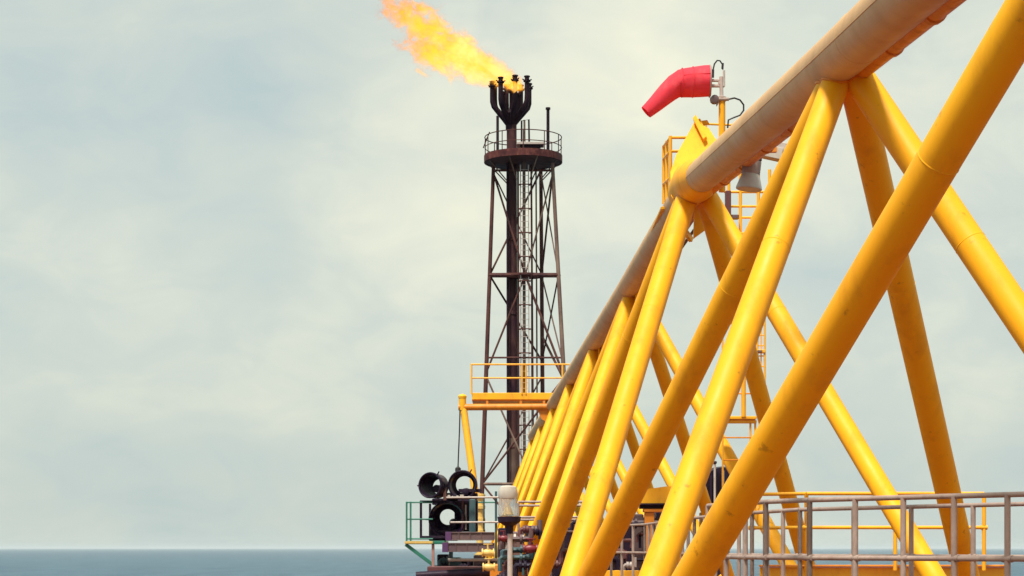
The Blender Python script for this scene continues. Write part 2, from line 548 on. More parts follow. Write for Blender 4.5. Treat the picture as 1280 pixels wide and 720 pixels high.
# reinforced bend where the chord turns down
n1 = TN[3]
axf = (TN[4] - n1).normalized(); axn = (TN[2] - n1).normalized()
mb = MB()
mb.lathe(n1 - axf * 0.03, axf, [(0, RC + 0.085), (0.55, RC + 0.085), (0.72, RC + 0.07), (0.95, RC + 0.012)], 32)
build(mb, 'node_can', YEL, br)
mb = MB()
mb.lathe(n1 - axn * 0.03, axn, [(0, RC + 0.085), (0.55, RC + 0.085), (0.78, RC + 0.06), (1.15, RC + 0.006)], 32)
build(mb, 'node_can', YEL, br)
mb = MB()
mb.lathe(n1 - Vector((0, 0, 0.31)), (0, 0, 1), [(0, 0.12), (0.06, 0.24), (0.18, 0.30), (0.31, 0.312), (0.44, 0.30), (0.56, 0.24), (0.62, 0.12)], 24)
build(mb, 'node_can', YEL, br)
dd = 29.25
gpx = [(850, 262), (839, 245), (838, 215), (845, 194), (864, 160), (869, 150), (875, 148), (879, 157), (886, 160), (896, 176), (906, 190), (896, 232)]
gp = [W(x_, y_, 29.0 + (262 - y_) / 114 * 1.3) for x_, y_ in gpx]
build(MB().prism(gp, (0.06, 0.20, -0.02)), 'gusset_plate', YEL, br)
build(MB().prism([W(867, 151, 30.2), W(871, 147, 30.25), W(884, 174, 29.94), W(880, 177, 29.9)], (-0.02, -0.07, 0.03)), 'lug', YEL, br)
build(MB().prism([W(868, 152, 30.5), W(884, 150, 30.5), W(887, 155, 30.5), W(872, 158, 30.5)], (0.0, 0.05, 0)), 'lug', YEL, br)
# gussets where the diagonals meet the chord
for k in (4, 5, 6):
    p = TN[k]
    mb = MB().prism([p + Vector((0.1, -0.75, -0.20)), p + Vector((0.1, 0.75, -0.20)), p + Vector((0.1, 0.28, -0.72)), p + Vector((0.1, -0.28, -0.72))], (0.035, 0, 0))
    build(mb, 'gusset_plate', YEL, br)

# ------------------------------------------------------------------ flare tower
D = 105.0
u = U(D)
ft = thing('flare_tower', (W(655, 685, D).x, 107, CZ - 3.7), 'dark rusty lattice flare tower with round platform and burner crown', 'tower')
legs = {'a': ((617, 204, 105), (603, 600, 104)), 'b': ((690.5, 204, 104.2), (712, 600, 102.5)), 'c': ((676, 204, 107.6), (679, 600, 109))}
def legp(k, y):
    a, b = legs[k]
    f = (y - a[1]) / (b[1] - a[1])
    return W(a[0] + (b[0] - a[0]) * f, y, a[2] + (b[2] - a[2]) * f)
for k in 'abc':
    p0 = legp(k, 204)
    p1 = legp(k, 600)
    f = (p0.z - (CZ - 3.7)) / (p0.z - p1.z)
    tube('leg', p0, p0 + (p1 - p0) * f, 0.10, {'a': RUST, 'b': RUST2, 'c': RUST}[k], ft, 0.135, n=14)
def mid(p, q, f=0.5):
    return p.lerp(q, f)
for y, r in ((213, 0.065), (344, 0.13), (447, 0.05), (605, 0.08), (720, 0.08)):
    for i, j in (('a', 'b'), ('b', 'c'), ('c', 'a')):
        tube('ring_beam', legp(i, y), legp(j, y), r, RUST if y < 600 else RUST2, ft, n=8)
brr = 0.055
for y0, y1 in ((213, 344),):
    m0 = mid(legp('a', y1), legp('b', y1), 0.52)
    tube('brace', legp('a', y0 + 3), m0, brr, RUST, ft, n=8)
    tube('brace', legp('b', y0 + 3), m0, brr * 0.8, RUST2, ft, n=8)
    tube('brace', legp('c', y0), legp('a', y1), brr, RUST, ft, n=8)
    tube('brace', legp('b', y0), legp('c', y1), brr, RUST, ft, n=8)
m0 = mid(legp('a', 344), legp('b', 344), 0.52)
tube('brace', m0, legp('a', 466), brr, RUST, ft, n=8)
tube('brace', m0, legp('b', 470), brr * 1.2, RUST, ft, n=8)
tube('brace', legp('a', 344), legp('c', 452), brr, RUST, ft, n=8)
tube('brace', legp('c', 420), legp('b', 475), brr * 1.3, RUST, ft, n=8)
tube('brace', legp('a', 470), legp('b', 720), brr, RUST2, ft, n=8)
tube('brace', legp('b', 472), legp('a', 605), brr, RUST, ft, n=8)
tube('brace', legp('c', 470), legp('a', 605), brr * 0.8, RUST, ft, n=8)
tube('brace', legp('a', 605), legp('b', 750), brr, RUST, ft, n=8)
build(MB().lathe(W(657, 345, 104.8), (0, 0, 1), [(-0.07, 0.7), (-0.05, 1.0), (0.05, 1.0), (0.07, 0.95)], 20), 'landing', RUST, ft)
tube('brace', legp('b', 344), legp('c', 450), brr * 0.8, RUST, ft, n=8)
tube('brace', legp('c', 344), legp('b', 455), brr * 0.8, RUST2, ft, n=8)
tube('brace', legp('c', 216), legp('b', 343), brr * 0.7, RUST2, ft, n=8)
tube('brace', legp('a', 216), legp('c', 343), brr * 0.7, RUST, ft, n=8)
# riser (big vertical pipe) and smaller risers
def vpipe(name, x0, y0, x1, y1, d, r, mat, parent=ft, n=14):
    return tube(name, W(x0, y0, d), W(x1, y1, d), r, mat, parent, n=n)
rs = vpipe('flare_riser', 639.5, 150, 641.5, 700, 105.2, 0.275, RISER, n=22)
for y in (205, 300, 392, 500, 560):
    build(MB().lathe(W(640.3, y, 105.2), (0, 0, 1), [(-0.07, 0.275), (-0.06, 0.315), (0.06, 0.315), (0.07, 0.275)], 22), 'flange', RISER, rs)
low = vpipe('flare_riser', 641, 548, 641.5, 720, 105.2, 0.30, RUST2, n=22)
vpipe('riser_pipe', 634.5, 200, 635, 640, 104.7, 0.07, SOOT)
vpipe('riser_pipe', 647.5, 205, 648.5, 640, 104.9, 0.055, RUST)
vpipe('riser_pipe', 655, 200, 655.5, 640, 104.4, 0.085, RUST2)
vpipe('riser_pipe', 670, 205, 672, 640, 106.0, 0.045, RUST2)
vpipe('riser_pipe', 664, 205, 667, 640, 105.2, 0.055, RUST)
# caged ladder
ld = 104.0
ladder = vpipe('ladder', 650.5, 206, 651.5, 640, ld, 0.030, PALE, n=6)
tube('stile', W(660.5, 206, ld), W(661.5, 640, ld), 0.030, PALE, ladder, n=6)
y = 212
while y < 636:
    tube('rung', W(650.6, y, ld), W(661, y, ld), 0.016, PALE, ladder, n=5)
    y += 7.2
for y in range(232, 640, 30):
    c = W(656, y, ld)
    pts = [c + Vector((0.33 * math.sin(a), -0.36 * (1 - abs(a / 2.4) ** 2 * 0.9) * 1.0 - 0.05, 0)) for a in [(-2.4 + 4.8 * q / 12) for q in range(13)]]
    path('cage_hoop', pts, 0.032, RUST, ladder, n=6)
for dx in (-0.33, 0.33):
    c0, c1 = W(656, 225, ld), W(656.8, 640, ld)
    tube('cage_bar', c0 + Vector((dx, -0.3, 0)), c1 + Vector((dx, -0.3, 0)), 0.016, RUST, ladder, n=5)
# round platform
pc = W(654, 199, D)
RP = 49 * u
plat = build(MB().lathe(pc, (0, 0, 1), [(-0.26, RP * 0.70), (-0.17, RP * 0.97), (0.0, RP * 0.985), (0.05, RP * 0.97)], 40), 'platform', RUST, ft)
build(MB().lathe(pc, (0, 0, 1), [(-0.20, RP * 0.975), (-0.20, RP * 1.0), (0.18, RP * 1.0), (0.18, RP * 0.985), (-0.10, RP * 0.985)], 40, close=True), 'rim', RIM, plat)
for k in range(8):
    a = R(22.5 + 45 * k)
    tube('knee_brace', pc + Vector((RP * 0.92 * math.cos(a), RP * 0.92 * math.sin(a), -0.2)), pc + Vector((RP * 0.45 * math.cos(a), RP * 0.45 * math.sin(a), -1.25)), 0.035, RUST2, plat, n=6)
for h, r in ((1.18, 0.028), (0.62, 0.024)):
    pts = [pc + Vector((RP * 0.98 * math.cos(R(10 * q)), RP * 0.98 * math.sin(R(10 * q)), h)) for q in range(36)]
    path('handrail', pts, r, RUST, ft, n=6, closed=True)
for k in range(11):
    a = R(360 / 11 * k + 8)
    p = pc + Vector((RP * 0.98 * math.cos(a), RP * 0.98 * math.sin(a), 0.0))
    tube('rail_post', p, p + Vector((0, 0, 1.2)), 0.026, RUST, ft, n=6)
tube('loose_bar', W(604, 185, 105), W(612, 165, 104.5), 0.03, RUST, ft, n=6)
tube('loose_bar', W(606, 178, 105), W(611, 168, 104.6), 0.025, RUST, ft, n=6)
# things fixed on the platform
vent = tube('vent_pipe', W(685, 190, 104.6), W(685, 137, 104.6), 0.085, SOOT, ft, n=12)
build(MB().tube(W(685, 137, 104.6), W(685, 134.5, 104.6), 0.13, n=12), 'cap', SOOT, vent)
tube('support_post', W(622, 190, 104.7), W(622, 145, 104.9), 0.075, SOOT, ft, n=10)
mb = MB()
mb.box(W(646, 180, 103.9), W(680, 177, 103.9) + Vector((0, 1.0, 0)), 0.01)
bench = build(mb, 'pilot_panel', PALE, ft)
build(MB().prism([W(650, 180.3, 104.0), W(679, 180.3, 104.0), W(672, 186, 104.0), W(655, 186, 104.0)], (0, 0.5, 0)), 'panel_bracket', SOOT, bench)
for x in (656, 662, 671):
    tube('panel_leg', W(x, 180.4, 104.3), W(x, 191, 104.3), 0.05, SOOT, bench, n=8)
mb = MB().path([W(652, 188, 104.3), W(652, 151, 104.3), W(661, 149.5, 104.3), W(661.5, 178, 104.3)], 0.05, 8)
build(mb, 'pilot_pipe', SOOT, ft)
vpipe('pilot_pipe', 655.5, 150, 655.8, 190, 104.6, 0.055, RUST2)
# burner crown
bc = W(638.5, 150, 105.2)
head = build(MB().lathe(bc + Vector((0, 0, -0.55)), (0, 0, 1), [(0, 0.28), (0.35, 0.29), (0.6, 0.40), (0.85, 0.52), (1.0, 0.48), (1.1, 0.2), (1.12, 0.1)], 24), 'burner_head', SOOT, ft)
for k in range(8):
    a = R(13 + 45 * k)
    e = Vector((math.cos(a), math.sin(a), 0))
    hz = 1.74 + 0.22 * ((k * 5) % 4) / 3
    pr = [(0.15, -0.25), (0.42, 0.10), (0.74, 0.46), (0.95, 0.70), (1.03, 0.94), (1.04, 1.3), (1.04, hz)]
    arm = path('burner_arm', [bc + e * r + Vector((0, 0, z)) for r, z in pr], [0.15, 0.16, 0.155, 0.15, 0.14, 0.13, 0.13], SOOT, ft, n=12)
    tp = bc + e * 1.04 + Vector((0, 0, hz - 0.02))
    mb = MB().lathe(tp, (0, 0, 1), [(0, 0.14), (0.03, 0.20), (0.10, 0.20), (0.12, 0.13), (0.26, 0.12), (0.28, 0.17), (0.34, 0.16), (0.35, 0.05)], 12)
    build(mb, 'nozzle', SOOT, arm)
    mb = MB()
    for q in range(4):
        b = a + R(45 + 90 * q)
        mb.tube(tp + Vector((0.1 * math.cos(b), 0.1 * math.sin(b), 0.08)), tp + Vector((0.26 * math.cos(b), 0.26 * math.sin(b), 0.16)), 0.035, n=6)
    build(mb, 'nozzle_prong', SOOT, arm)
for k in range(2):
    a = R(20 + 180 * k)
    e = Vector((math.cos(a), math.sin(a), 0))
    arm = path('burner_arm', [bc + e * r + Vector((0, 0, z)) for r, z in ((0.1, 0.3), (0.34, 0.62), (0.46, 0.9), (0.48, 1.35))], [0.13, 0.14, 0.13, 0.12], SOOT, ft, n=10)
    build(MB().lathe(bc + e * 0.48 + Vector((0, 0, 1.33)), (0, 0, 1), [(0, 0.12), (0.03, 0.17), (0.1, 0.17), (0.12, 0.1), (0.2, 0.1)], 10), 'nozzle', SOOT, arm)
tube('centre_nozzle', bc + Vector((0.05, 0, 0.55)), bc + Vector((0.05, 0, 1.45)), 0.13, SOOT, ft, n=12)
build(MB().lathe(bc + Vector((0.05, 0, 1.45)), (0, 0, 1), [(0, 0.13), (0.1, 0.25), (0.22, 0.25), (0.25, 0.1)], 12), 'centre_nozzle', SOOT, ft)

# ------------------------------------------------------------------ flame
def flame(name, p0, p1, R0, R1, label, seed, wob, core=1.0, grow=0.5, dmax=3.0, rag=2.2):
    ax = p1 - p0
    L = ax.length
    x = ax.normalized()
    y = Vector((0, 1, 0))
    y = (y - x * y.dot(x)).normalized()
    z = x.cross(y)
    mb = MB()
    n = 20
    mb.lathe((-0.1 * L - R0 * 0.5, 0, 0), (1, 0, 0), [(0, R0 * 0.5), (0.06 * L, R0 * 1.3), (0.35 * L, R1 * 1.35), (0.8 * L, R1 * 1.5), (1.15 * L, R1 * 1.3), (1.25 * L, R1 * 0.5)], n)
    m = bpy.data.materials.new(name + '_fire')
    m.use_nodes = True
    t = m.node_tree
    t.nodes.clear()
    out = N(t, 'ShaderNodeOutputMaterial')
    tc = N(t, 'ShaderNodeTexCoord')
    sep = N(t, 'ShaderNodeSeparateXYZ')
    # turbulent warp of the coordinates
    wn = N(t, 'ShaderNodeTexNoise')
    setv(wn, Scale=0.85 / max(R1, .2) , Detail=5.0, Roughness=0.6)
    off = N(t, 'ShaderNodeVectorMath', operation='ADD')
    off.inputs[1].default_value = (seed, seed * 1.7, 3.1)
    t.links.new(tc.outputs['Object'], off.inputs[0])
    t.links.new(off.outputs[0], wn.inputs['Vector'])
    sb = N(t, 'ShaderNodeVectorMath', operation='SUBTRACT')
    sb.inputs[1].default_value = (0.5, 0.5, 0.5)
    t.links.new(wn.outputs['Color'], sb.inputs[0])
    sepx = N(t, 'ShaderNodeSeparateXYZ')
    t.links.new(tc.outputs['Object'], sepx.inputs[0])
    xn = M(t, 'DIVIDE', sepx.outputs['X'], L)
    amp = M(t, 'MULTIPLY', M(t, 'ADD', M(t, 'MULTIPLY', xn, 1.0, clamp=True), 0.15), wob)
    sc = N(t, 'ShaderNodeVectorMath', operation='SCALE')
    t.links.new(sb.outputs[0], sc.inputs[0])
    t.links.new(amp, sc.inputs['Scale'])
    ad = N(t, 'ShaderNodeVectorMath', operation='ADD')
    t.links.new(tc.outputs['Object'], ad.inputs[0])
    t.links.new(sc.outputs[0], ad.inputs[1])
    t.links.new(ad.outputs[0], sep.inputs[0])
    xs = M(t, 'DIVIDE', sep.outputs['X'], L)
    xc = M(t, 'MULTIPLY', xs, 1.0, clamp=True)
    rr = M(t, 'SQRT', M(t, 'ADD', M(t, 'MULTIPLY', sep.outputs['Y'], sep.outputs['Y']), M(t, 'MULTIPLY', sep.outputs['Z'], sep.outputs['Z'])))
    Rx = M(t, 'ADD', R0, M(t, 'MULTIPLY', M(t, 'POWER', xc, grow), R1 - R0))
    q = M(t, 'SUBTRACT', 1.0, M(t, 'DIVIDE', rr, Rx))            # 1 on the axis, 0 on the envelope
    # fine detail
    fn = N(t, 'ShaderNodeTexNoise')
    setv(fn, Scale=1.9, Detail=7.0, Roughness=0.70, Distortion=0.8)
    mpn = N(t, 'ShaderNodeMapping')
    mpn.inputs['Scale'].default_value = (0.75, 1.0, 1.0)
    mpn.inputs['Location'].default_value = (seed * 2.3, seed, 0)
    t.links.new(tc.outputs['Object'], mpn.inputs['Vector'])
    t.links.new(mpn.outputs[0], fn.inputs['Vector'])
    det = M(t, 'SUBTRACT', fn.outputs['Fac'], 0.5)
    tail = M(t, 'MULTIPLY', M(t, 'MAXIMUM', M(t, 'SUBTRACT', xs, 0.78), 0.0), 2.4)
    head = M(t, 'MULTIPLY', M(t, 'MAXIMUM', M(t, 'SUBTRACT', 0.0, xs), 0.0), 12.0)
    val = M(t, 'ADD', q, M(t, 'MULTIPLY', det, M(t, 'ADD', 1.0, M(t, 'MULTIPLY', xc, rag))))
    val = M(t, 'SUBTRACT', M(t, 'SUBTRACT', val, tail), head)
    val = M(t, 'ADD', val, core - 1.0)
    dens = N(t, 'ShaderNodeMapRange', interpolation_type='SMOOTHSTEP')
    setv(dens, From_Min=0.12, From_Max=0.62, To_Min=0.0, To_Max=1.0)
    t.links.new(val, dens.inputs['Value'])
    d = M(t, 'MULTIPLY', M(t, 'POWER', dens.outputs['Result'], 1.5), dmax)
    colr = N(t, 'ShaderNodeValToRGB')
    ramp_stops(colr, [(0.0, (0.28, 0.13, 0.09)), (0.2, (0.40, 0.125, 0.035)), (0.45, (0.54, 0.20, 0.010)), (0.75, (0.62, 0.29, 0.008)), (1.0, (0.72, 0.37, 0.09))])
    t.links.new(M(t, 'SUBTRACT', dens.outputs['Result'], M(t, 'ADD', M(t, 'MULTIPLY', M(t, 'MAXIMUM', M(t, 'SUBTRACT', xs, 0.45), 0.0), 0.9), M(t, 'MULTIPLY', M(t, 'SUBTRACT', 0.55, wn.outputs['Fac']), 1.3, clamp=True))), colr.inputs['Fac'])
    em = N(t, 'ShaderNodeEmission')
    t.links.new(colr.outputs['Color'], em.inputs['Color'])
    t.links.new(M(t, 'MULTIPLY', d, 0.80), em.inputs['Strength'])
    ab = N(t, 'ShaderNodeVolumeAbsorption')
    ab.inputs['Color'].default_value = (0, 0, 0, 1)
    t.links.new(d, ab.inputs['Density'])
    add = N(t, 'ShaderNodeAddShader')
    t.links.new(em.outputs[0], add.inputs[0])
    t.links.new(ab.outputs[0], add.inputs[1])
    t.links.new(add.outputs[0], out.inputs['Volume'])
    m.cycles.volume_step_rate = 0.35
    o = build(mb, name, m, None, (0, 0, 0))
    o.matrix_world = Matrix.Translation(p0) @ Matrix((x, y, z)).transposed().to_4x4()
    return tag(o, label, 'flame')
flame('flare_flame', W(648, 108, 105), W(484, 6, 105), 0.62, 1.30, 'large yellow and orange gas flame blowing left from the burner crown', 2.0, 2.6, rag=3.8, dmax=2.3, core=0.96)
flame('flame_wisps', W(622, 104, 105), W(505, 52, 105), 0.35, 1.35, 'faint orange fire wisps trailing below the large gas flame', 9.0, 2.4, core=0.92, dmax=1.8, rag=3.4)
flame('burner_flame', W(646, 113, 104.0), W(637, 104, 104.0), 0.28, 0.30, 'small bright fireball between the burner arms of the flare crown', 5.0, 0.25, core=1.25)

# ------------------------------------------------------------------ yellow gantry beside the far end of the bridge
D = 73.0
u = U(D)
ga = thing('gantry_platform', W(640, 720, D), 'yellow gantry platform with handrail and leaning strut in front of flare tower', 'gantry')
tube('main_beam', W(573, 509, D), W(692, 508.5, D), 0.125, ORANGE, ga, n=16)
pole = tube('end_post', W(578, 513, D), W(578, 497, D), 0.14, YEL2, ga, n=14)
build(MB().lathe(W(578, 498, D), (0, 0, 1), [(0, 0.15), (0.08, 0.165), (0.14, 0.12), (0.17, 0.03)], 14), 'cap', YEL2, pole)
tube('strut', W(579.5, 512, D), W(597.5, 640, D - 1.0), 0.135, YEL2, ga, n=18)
box('toe_beam', W(590, 499.5, D), W(694, 491, D) + Vector((0, 0.10, 0)), YEL2, ga)
box('platform_floor', W(590, 501, D + 0.12), W(700, 497.5, D + 0.12) + Vector((0, 1.6, 0)), ORANGE, ga)
box('toe_beam', W(590, 498, D + 1.75), W(700, 491, D + 1.75) + Vector((0, 0.08, 0)), YEL2, ga)
for x in (609, 651, 680):
    wbox('bracket', x - 1.5, x + 1.5, 501, 506, D - 0.05, 0.2, ORANGE, ga, 0.005)
for yy, r in ((455.5, 0.034), (472.5, 0.030)):
    tube('handrail', W(589, yy, D), W(712, yy, D), r, YEL2, ga, n=8)
    tube('handrail', W(589, yy, D + 1.75), W(712, yy, D + 1.75), r, YEL2 if yy < 460 else RUST, ga, n=8)
    tube('handrail', W(589.5, yy, D), W(589, yy, D + 1.75), r, YEL2, ga, n=8)
for dd_ in (D, D + 1.75):
    for x in (589.5, 652.5, 657.5, 703):
        if x == 652.5 and dd_ > D:
            continue
        tube('rail_post', W(x, 455, dd_), W(x, 493, dd_), 0.032, YEL2, ga, n=8)
build(MB().prism([W(672, 512, D), W(688, 512, D), W(684, 528, D), W(677, 524, D)], (0, 0.12, 0)), 'gusset_plate', ORANGE, ga)
# leg of the gantry, stepped down with flanges
col = tube('column', W(600, 617, D - 1.0), W(600, 760, D - 1.0), 0.13, CREAMY, ga, n=14)
for yy in (620, 634, 650, 664, 694, 712):
    build(MB().lathe(W(600, yy, D - 1.0), (0, 0, 1), [(-0.07, 0.13), (-0.06, 0.2), (0.06, 0.2), (0.07, 0.13)], 14), 'flange', CREAMY, col)
hk = thing('hanging_hook', W(572, 592, D - 0.1), 'thin dark cable with small hook block hanging beside the yellow strut', 'hook')
path('cable', [W(575, 512, D - 0.2), W(574.3, 540, D - 0.2), W(573, 570, D - 0.2), W(572.6, 583, D - 0.2)], 0.025, CABLE, hk, n=6)
build(MB().lathe(W(572.5, 588, D - 0.2), (0, 0, 1), [(-0.1, 0.05), (-0.03, 0.11), (0.08, 0.11), (0.15, 0.03)], 10), 'hook_block', CABLE, hk)
path('hook', [W(572.5, 588, D - .2) + Vector((0.07 * math.sin(R(a)), 0, -0.14 + 0.07 * math.cos(R(a)))) for a in range(0, 280, 35)], 0.02, CABLE, hk, n=6)

# ------------------------------------------------------------------ green railed equipment platform
D = 55.0
u = U(D)
ep = thing('equipment_platform', W(560, 760, D), 'cantilevered platform with sea green railing and diagonal brace above the sea', 'platform')
wbox('deck_plate', 506, 556, 676, 680, D, 3.2, GREEN, ep, 0.01)
wbox('toe_strip', 506, 541, 676.5, 679.5, D - 0.03, 0.025, CREAMY, ep, 0.004)
for (x, dp) in ((508.2, 0), (513.2, 0), (508.2, 1.6), (508.2, 3.1)):
    wbox('rail_post', x - 1.1, x + 1.1, 627, 676, D + 0.02 + dp, 0.06, GREEN, ep, 0.006)
for yy in (628, 649, 673.5):
    tube('handrail', W(508, yy, D + 0.05), W(541, yy, D + 0.05), 0.022, GREEN, ep, n=8)
    tube('handrail', W(508.2, yy, D + 0.05), W(508.2, yy, D + 3.1), 0.022, GREEN, ep, n=8)
tube('handrail', W(508.2, 628, D + 3.1), W(620, 628, D + 3.1), 0.022, GREEN, ep, n=8)
build(MB().beam(W(507, 680.5, D + 0.1), W(542, 706.5, D + 0.1), 0.09, 0.10, 0.01), 'brace', GREEN, ep)
build(MB().beam(W(507, 680.5, D + 2.9), W(542, 706.5, D + 2.9), 0.09, 0.10, 0.01), 'brace', GREEN, ep)
wbox('post', 539.5, 543, 680, 709, D + 0.05, 0.09, PINK, ep, 0.008)
wbox('support_skid', 534, 660, 708, 716, D - 0.2, 4.0, CRIM, ep, 0.02)
wbox('support_skid', 526, 664, 716.3, 824, D - 0.4, 4.5, DARK, ep, 0.03)
tube('skid_pipe', W(520, 720, D - 0.5), W(620, 714, D - 0.5), 0.12, DARK, ep, n=12)
# square dark frame holding the drums
fr = thing('drum_frame', W(545, 676, D - 0.1), 'black square tube frame carrying the black open drums on the green platform', 'frame')
wbox('frame_post', 524.6, 527.6, 626, 673, D + 0.2, 0.07, DARK, fr, 0.006)
wbox('frame_post', 536, 539, 629.5, 669.5, D + 0.9, 0.07, DARK, fr, 0.006)
wbox('frame_rail', 524.8, 562, 625.5, 629, D + 0.18, 0.11, DARK, fr, 0.006)
wbox('frame_rail', 524.8, 562, 669.8, 673, D + 0.18, 0.11, DARK, fr, 0.006)
wbox('frame_bracket', 554, 557.8, 605, 625.4, D - 0.05, 0.12, PINK, fr, 0.008)
wbox('frame_block', 557.6, 597, 616, 624, D + 0.35, 0.5, DARK, fr, 0.02)
wbox('frame_block', 568, 597, 624.5, 664.5, D + 0.95, 0.9, DARK, fr, 0.02)
wbox('frame_block', 540, 572, 623, 631, D + 0.9, 0.3, DARK, fr, 0.02)
wbox('frame_block', 536, 572, 662, 676, D + 0.5, 0.6, DARK, fr, 0.02)
wbox('frame_post', 577, 579.4, 625, 664, D + 0.3, 0.06, CRIM, fr, 0.006)
wbox('frame_post', 581.2, 583, 631, 662, D + 0.3, 0.05, PALE, fr, 0.004)
def drum(px, py, d, r, ln, ax, back, label, hubx, huby):
    c = W(px, py, d)
    t = thing('open_drum', c - Vector((0, 0, r)), label, 'drum', 'black open drums on the platform')
    ax = Vector(ax).normalized()
    th = 0.055
    prof = [(0, r), (ln * 0.12, r * 1.03), (ln * 0.15, r * 0.98), (ln * 0.8, (r + back) / 2 + 0.06), (ln, back + th), (ln, back), (ln * 0.8, (r + back) / 2 + 0.01), (ln * 0.12, r * 0.88), (0, r * 0.92)]
    build(MB().lathe(c, ax, prof, 36, close=True), 'shell', BLACK, t)
    lip = MB()
    e1 = Vector((0, 0, 1)); e1 = (e1 - ax * e1.dot(ax)).normalized(); e2 = ax.cross(e1)
    lip.path([c + e1 * (r * 0.97 * math.cos(R(a))) + e2 * (r * 0.97 * math.sin(R(a))) for a in range(0, 360, 12)], 0.028, 8, closed=True)
    build(lip, 'lip', BLACK, t)
    h = c + ax * (ln * 0.85) + Vector((hubx * U(d), 0, -huby * U(d)))
    build(MB().lathe(h - ax * 0.18, ax, [(0, 0.03), (0.03, 0.11), (0.28, 0.12), (0.34, 0.07)], 16), 'hub', DARK, t)
    build(MB().beam(h, c + ax * (ln * 0.9) + Vector((0, 0, -r * 0.75)), 0.06, 0.09), 'hub_arm', DARK, t)
    for k in range(3):
        a = R(30 + 120 * k)
        p = c + ax * 0.1 + e1 * (r * math.cos(a)) + e2 * (r * math.sin(a))
        build(MB().tube(p, p + (e1 * math.cos(a) + e2 * math.sin(a)) * 0.10, 0.02, n=6), 'lug', DARK, t)
drum(537.5, 606.5, D - 0.2, 0.36, 0.62, (0.46, 1, -0.05), 0.22, 'upper left black open drum on the frame above the green railing', 0, 3)
drum(578, 606, D - 0.1, 0.41, 0.34, (0.16, 1, 0.02), 0.25, 'upper right black open drum, under the hanging hook', 2, 9)
drum(559, 650, D + 0.25, 0.53, 0.60, (0.0, 1, 0.16), 0.23, 'lower and largest black open drum inside the frame', 7, 7)
wbox('frame_arm', 573, 602, 611, 615.5, D + 0.05, 0.12, DARK, fr, 0.01)
# rails, columns and beams right of the drums
sr = thing('service_rail', W(595, 660, D - 0.4), 'pale pipe rail with teal posts beside the black drums', 'railing')
for (x0, x1, yy, r) in ((558, 626, 622, 0.028), (563, 626, 653, 0.028), (560, 622, 700, 0.045)):
    tube('rail', W(x0, yy, D - 0.4), W(x1, yy - 0.4, D - 0.4), r, PALE, sr, n=10)
wbox('post', 586.5, 594.5, 624, 668, D - 0.2, 0.16, TEAL, sr, 0.02)
wbox('post', 618.5, 621.5, 614, 708, D - 0.35, 0.08, TEAL, sr, 0.008)
wbox('post', 604, 606, 622, 664, D + 0.6, 0.05, TEAL, sr, 0.006)
for x, w_, h_ in ((559.5, 3.2, 2.6), (565, 1.6, 1.4), (570.5, 2.6, 1.8), (575, 4.6, 2.9), (585, 2.0, 1.2)):
    wbox('clip', x, x + w_, 621.3 - h_, 621.3, D - 0.42, 0.05, WHITE, sr, 0.004)
def ibeam(x0, x1, y0, y1, d, label):
    t = thing('steel_beam', W((x0 + x1) / 2, y1, d), label, 'beam', 'steel beams stacked on the platform')
    h = (y1 - y0)
    wbox('web', x0, x1, y0 + 1.2, y1 - 1.2, d + 0.03, 0.10, TAUPE, t, 0.004)
    wbox('flange', x0, x1, y0, y0 + 1.15, d, 0.26, TAUPE, t, 0.004)
    wbox('flange', x0, x1, y1 - 1.15, y1, d, 0.26, TAUPE, t, 0.004)
    e = wbox('end_plate', x0 - 0.3, x0 + 7, y0 - 0.2, y1 + 0.2, d - 0.012, 0.29, PURPLE, t, 0.004)
    for q in range(3):
        x = x0 + 16 + q * 14
        wbox('stiffener', x, x + 1, y0 + 1.2, y1 - 1.2, d + 0.005, 0.025, TAUPE, t, 0.002)
ibeam(557, 618, 665, 675.5, D - 0.9, 'upper of two taupe steel beams with purple end, below the drums')
ibeam(553, 618, 678.5, 690, D - 0.9, 'lower of two taupe steel beams with purple end, above the dark skid')

# ------------------------------------------------------------------ machinery skids
def valve(parent, c, r, mat, ax=(1, 0, 0)):
    ax = Vector(ax)
    b = build(MB().lathe(c - ax * r * 1.6, ax, [(0, r * 1.1), (r * 0.35, r * 1.1), (r * 0.4, r * 0.7), (r * 1.2, r * 1.0), (r * 2.0, r * 1.0), (r * 2.8, r * 0.7), (r * 2.85, r * 1.1), (r * 3.2, r * 1.1)], 14), 'valve_body', mat, parent)
    build(MB().tube(c, c + Vector((0, 0, r * 2.2)), r * 0.28, n=8), 'stem', mat, b)
    hw = c + Vector((0, 0, r * 2.2))
    mb = MB().path([hw + Vector((r * 1.1 * math.cos(R(a)), r * 1.1 * math.sin(R(a)), 0)) for a in range(0, 360, 30)], r * 0.14, 6, closed=True)
    mb.tube(hw - Vector((r * 1.1, 0, 0)), hw + Vector((r * 1.1, 0, 0)), r * 0.1, n=6)
    mb.tube(hw - Vector((0, r * 1.1, 0)), hw + Vector((0, r * 1.1, 0)), r * 0.1, n=6)
    build(mb, 'handwheel', mat, b)
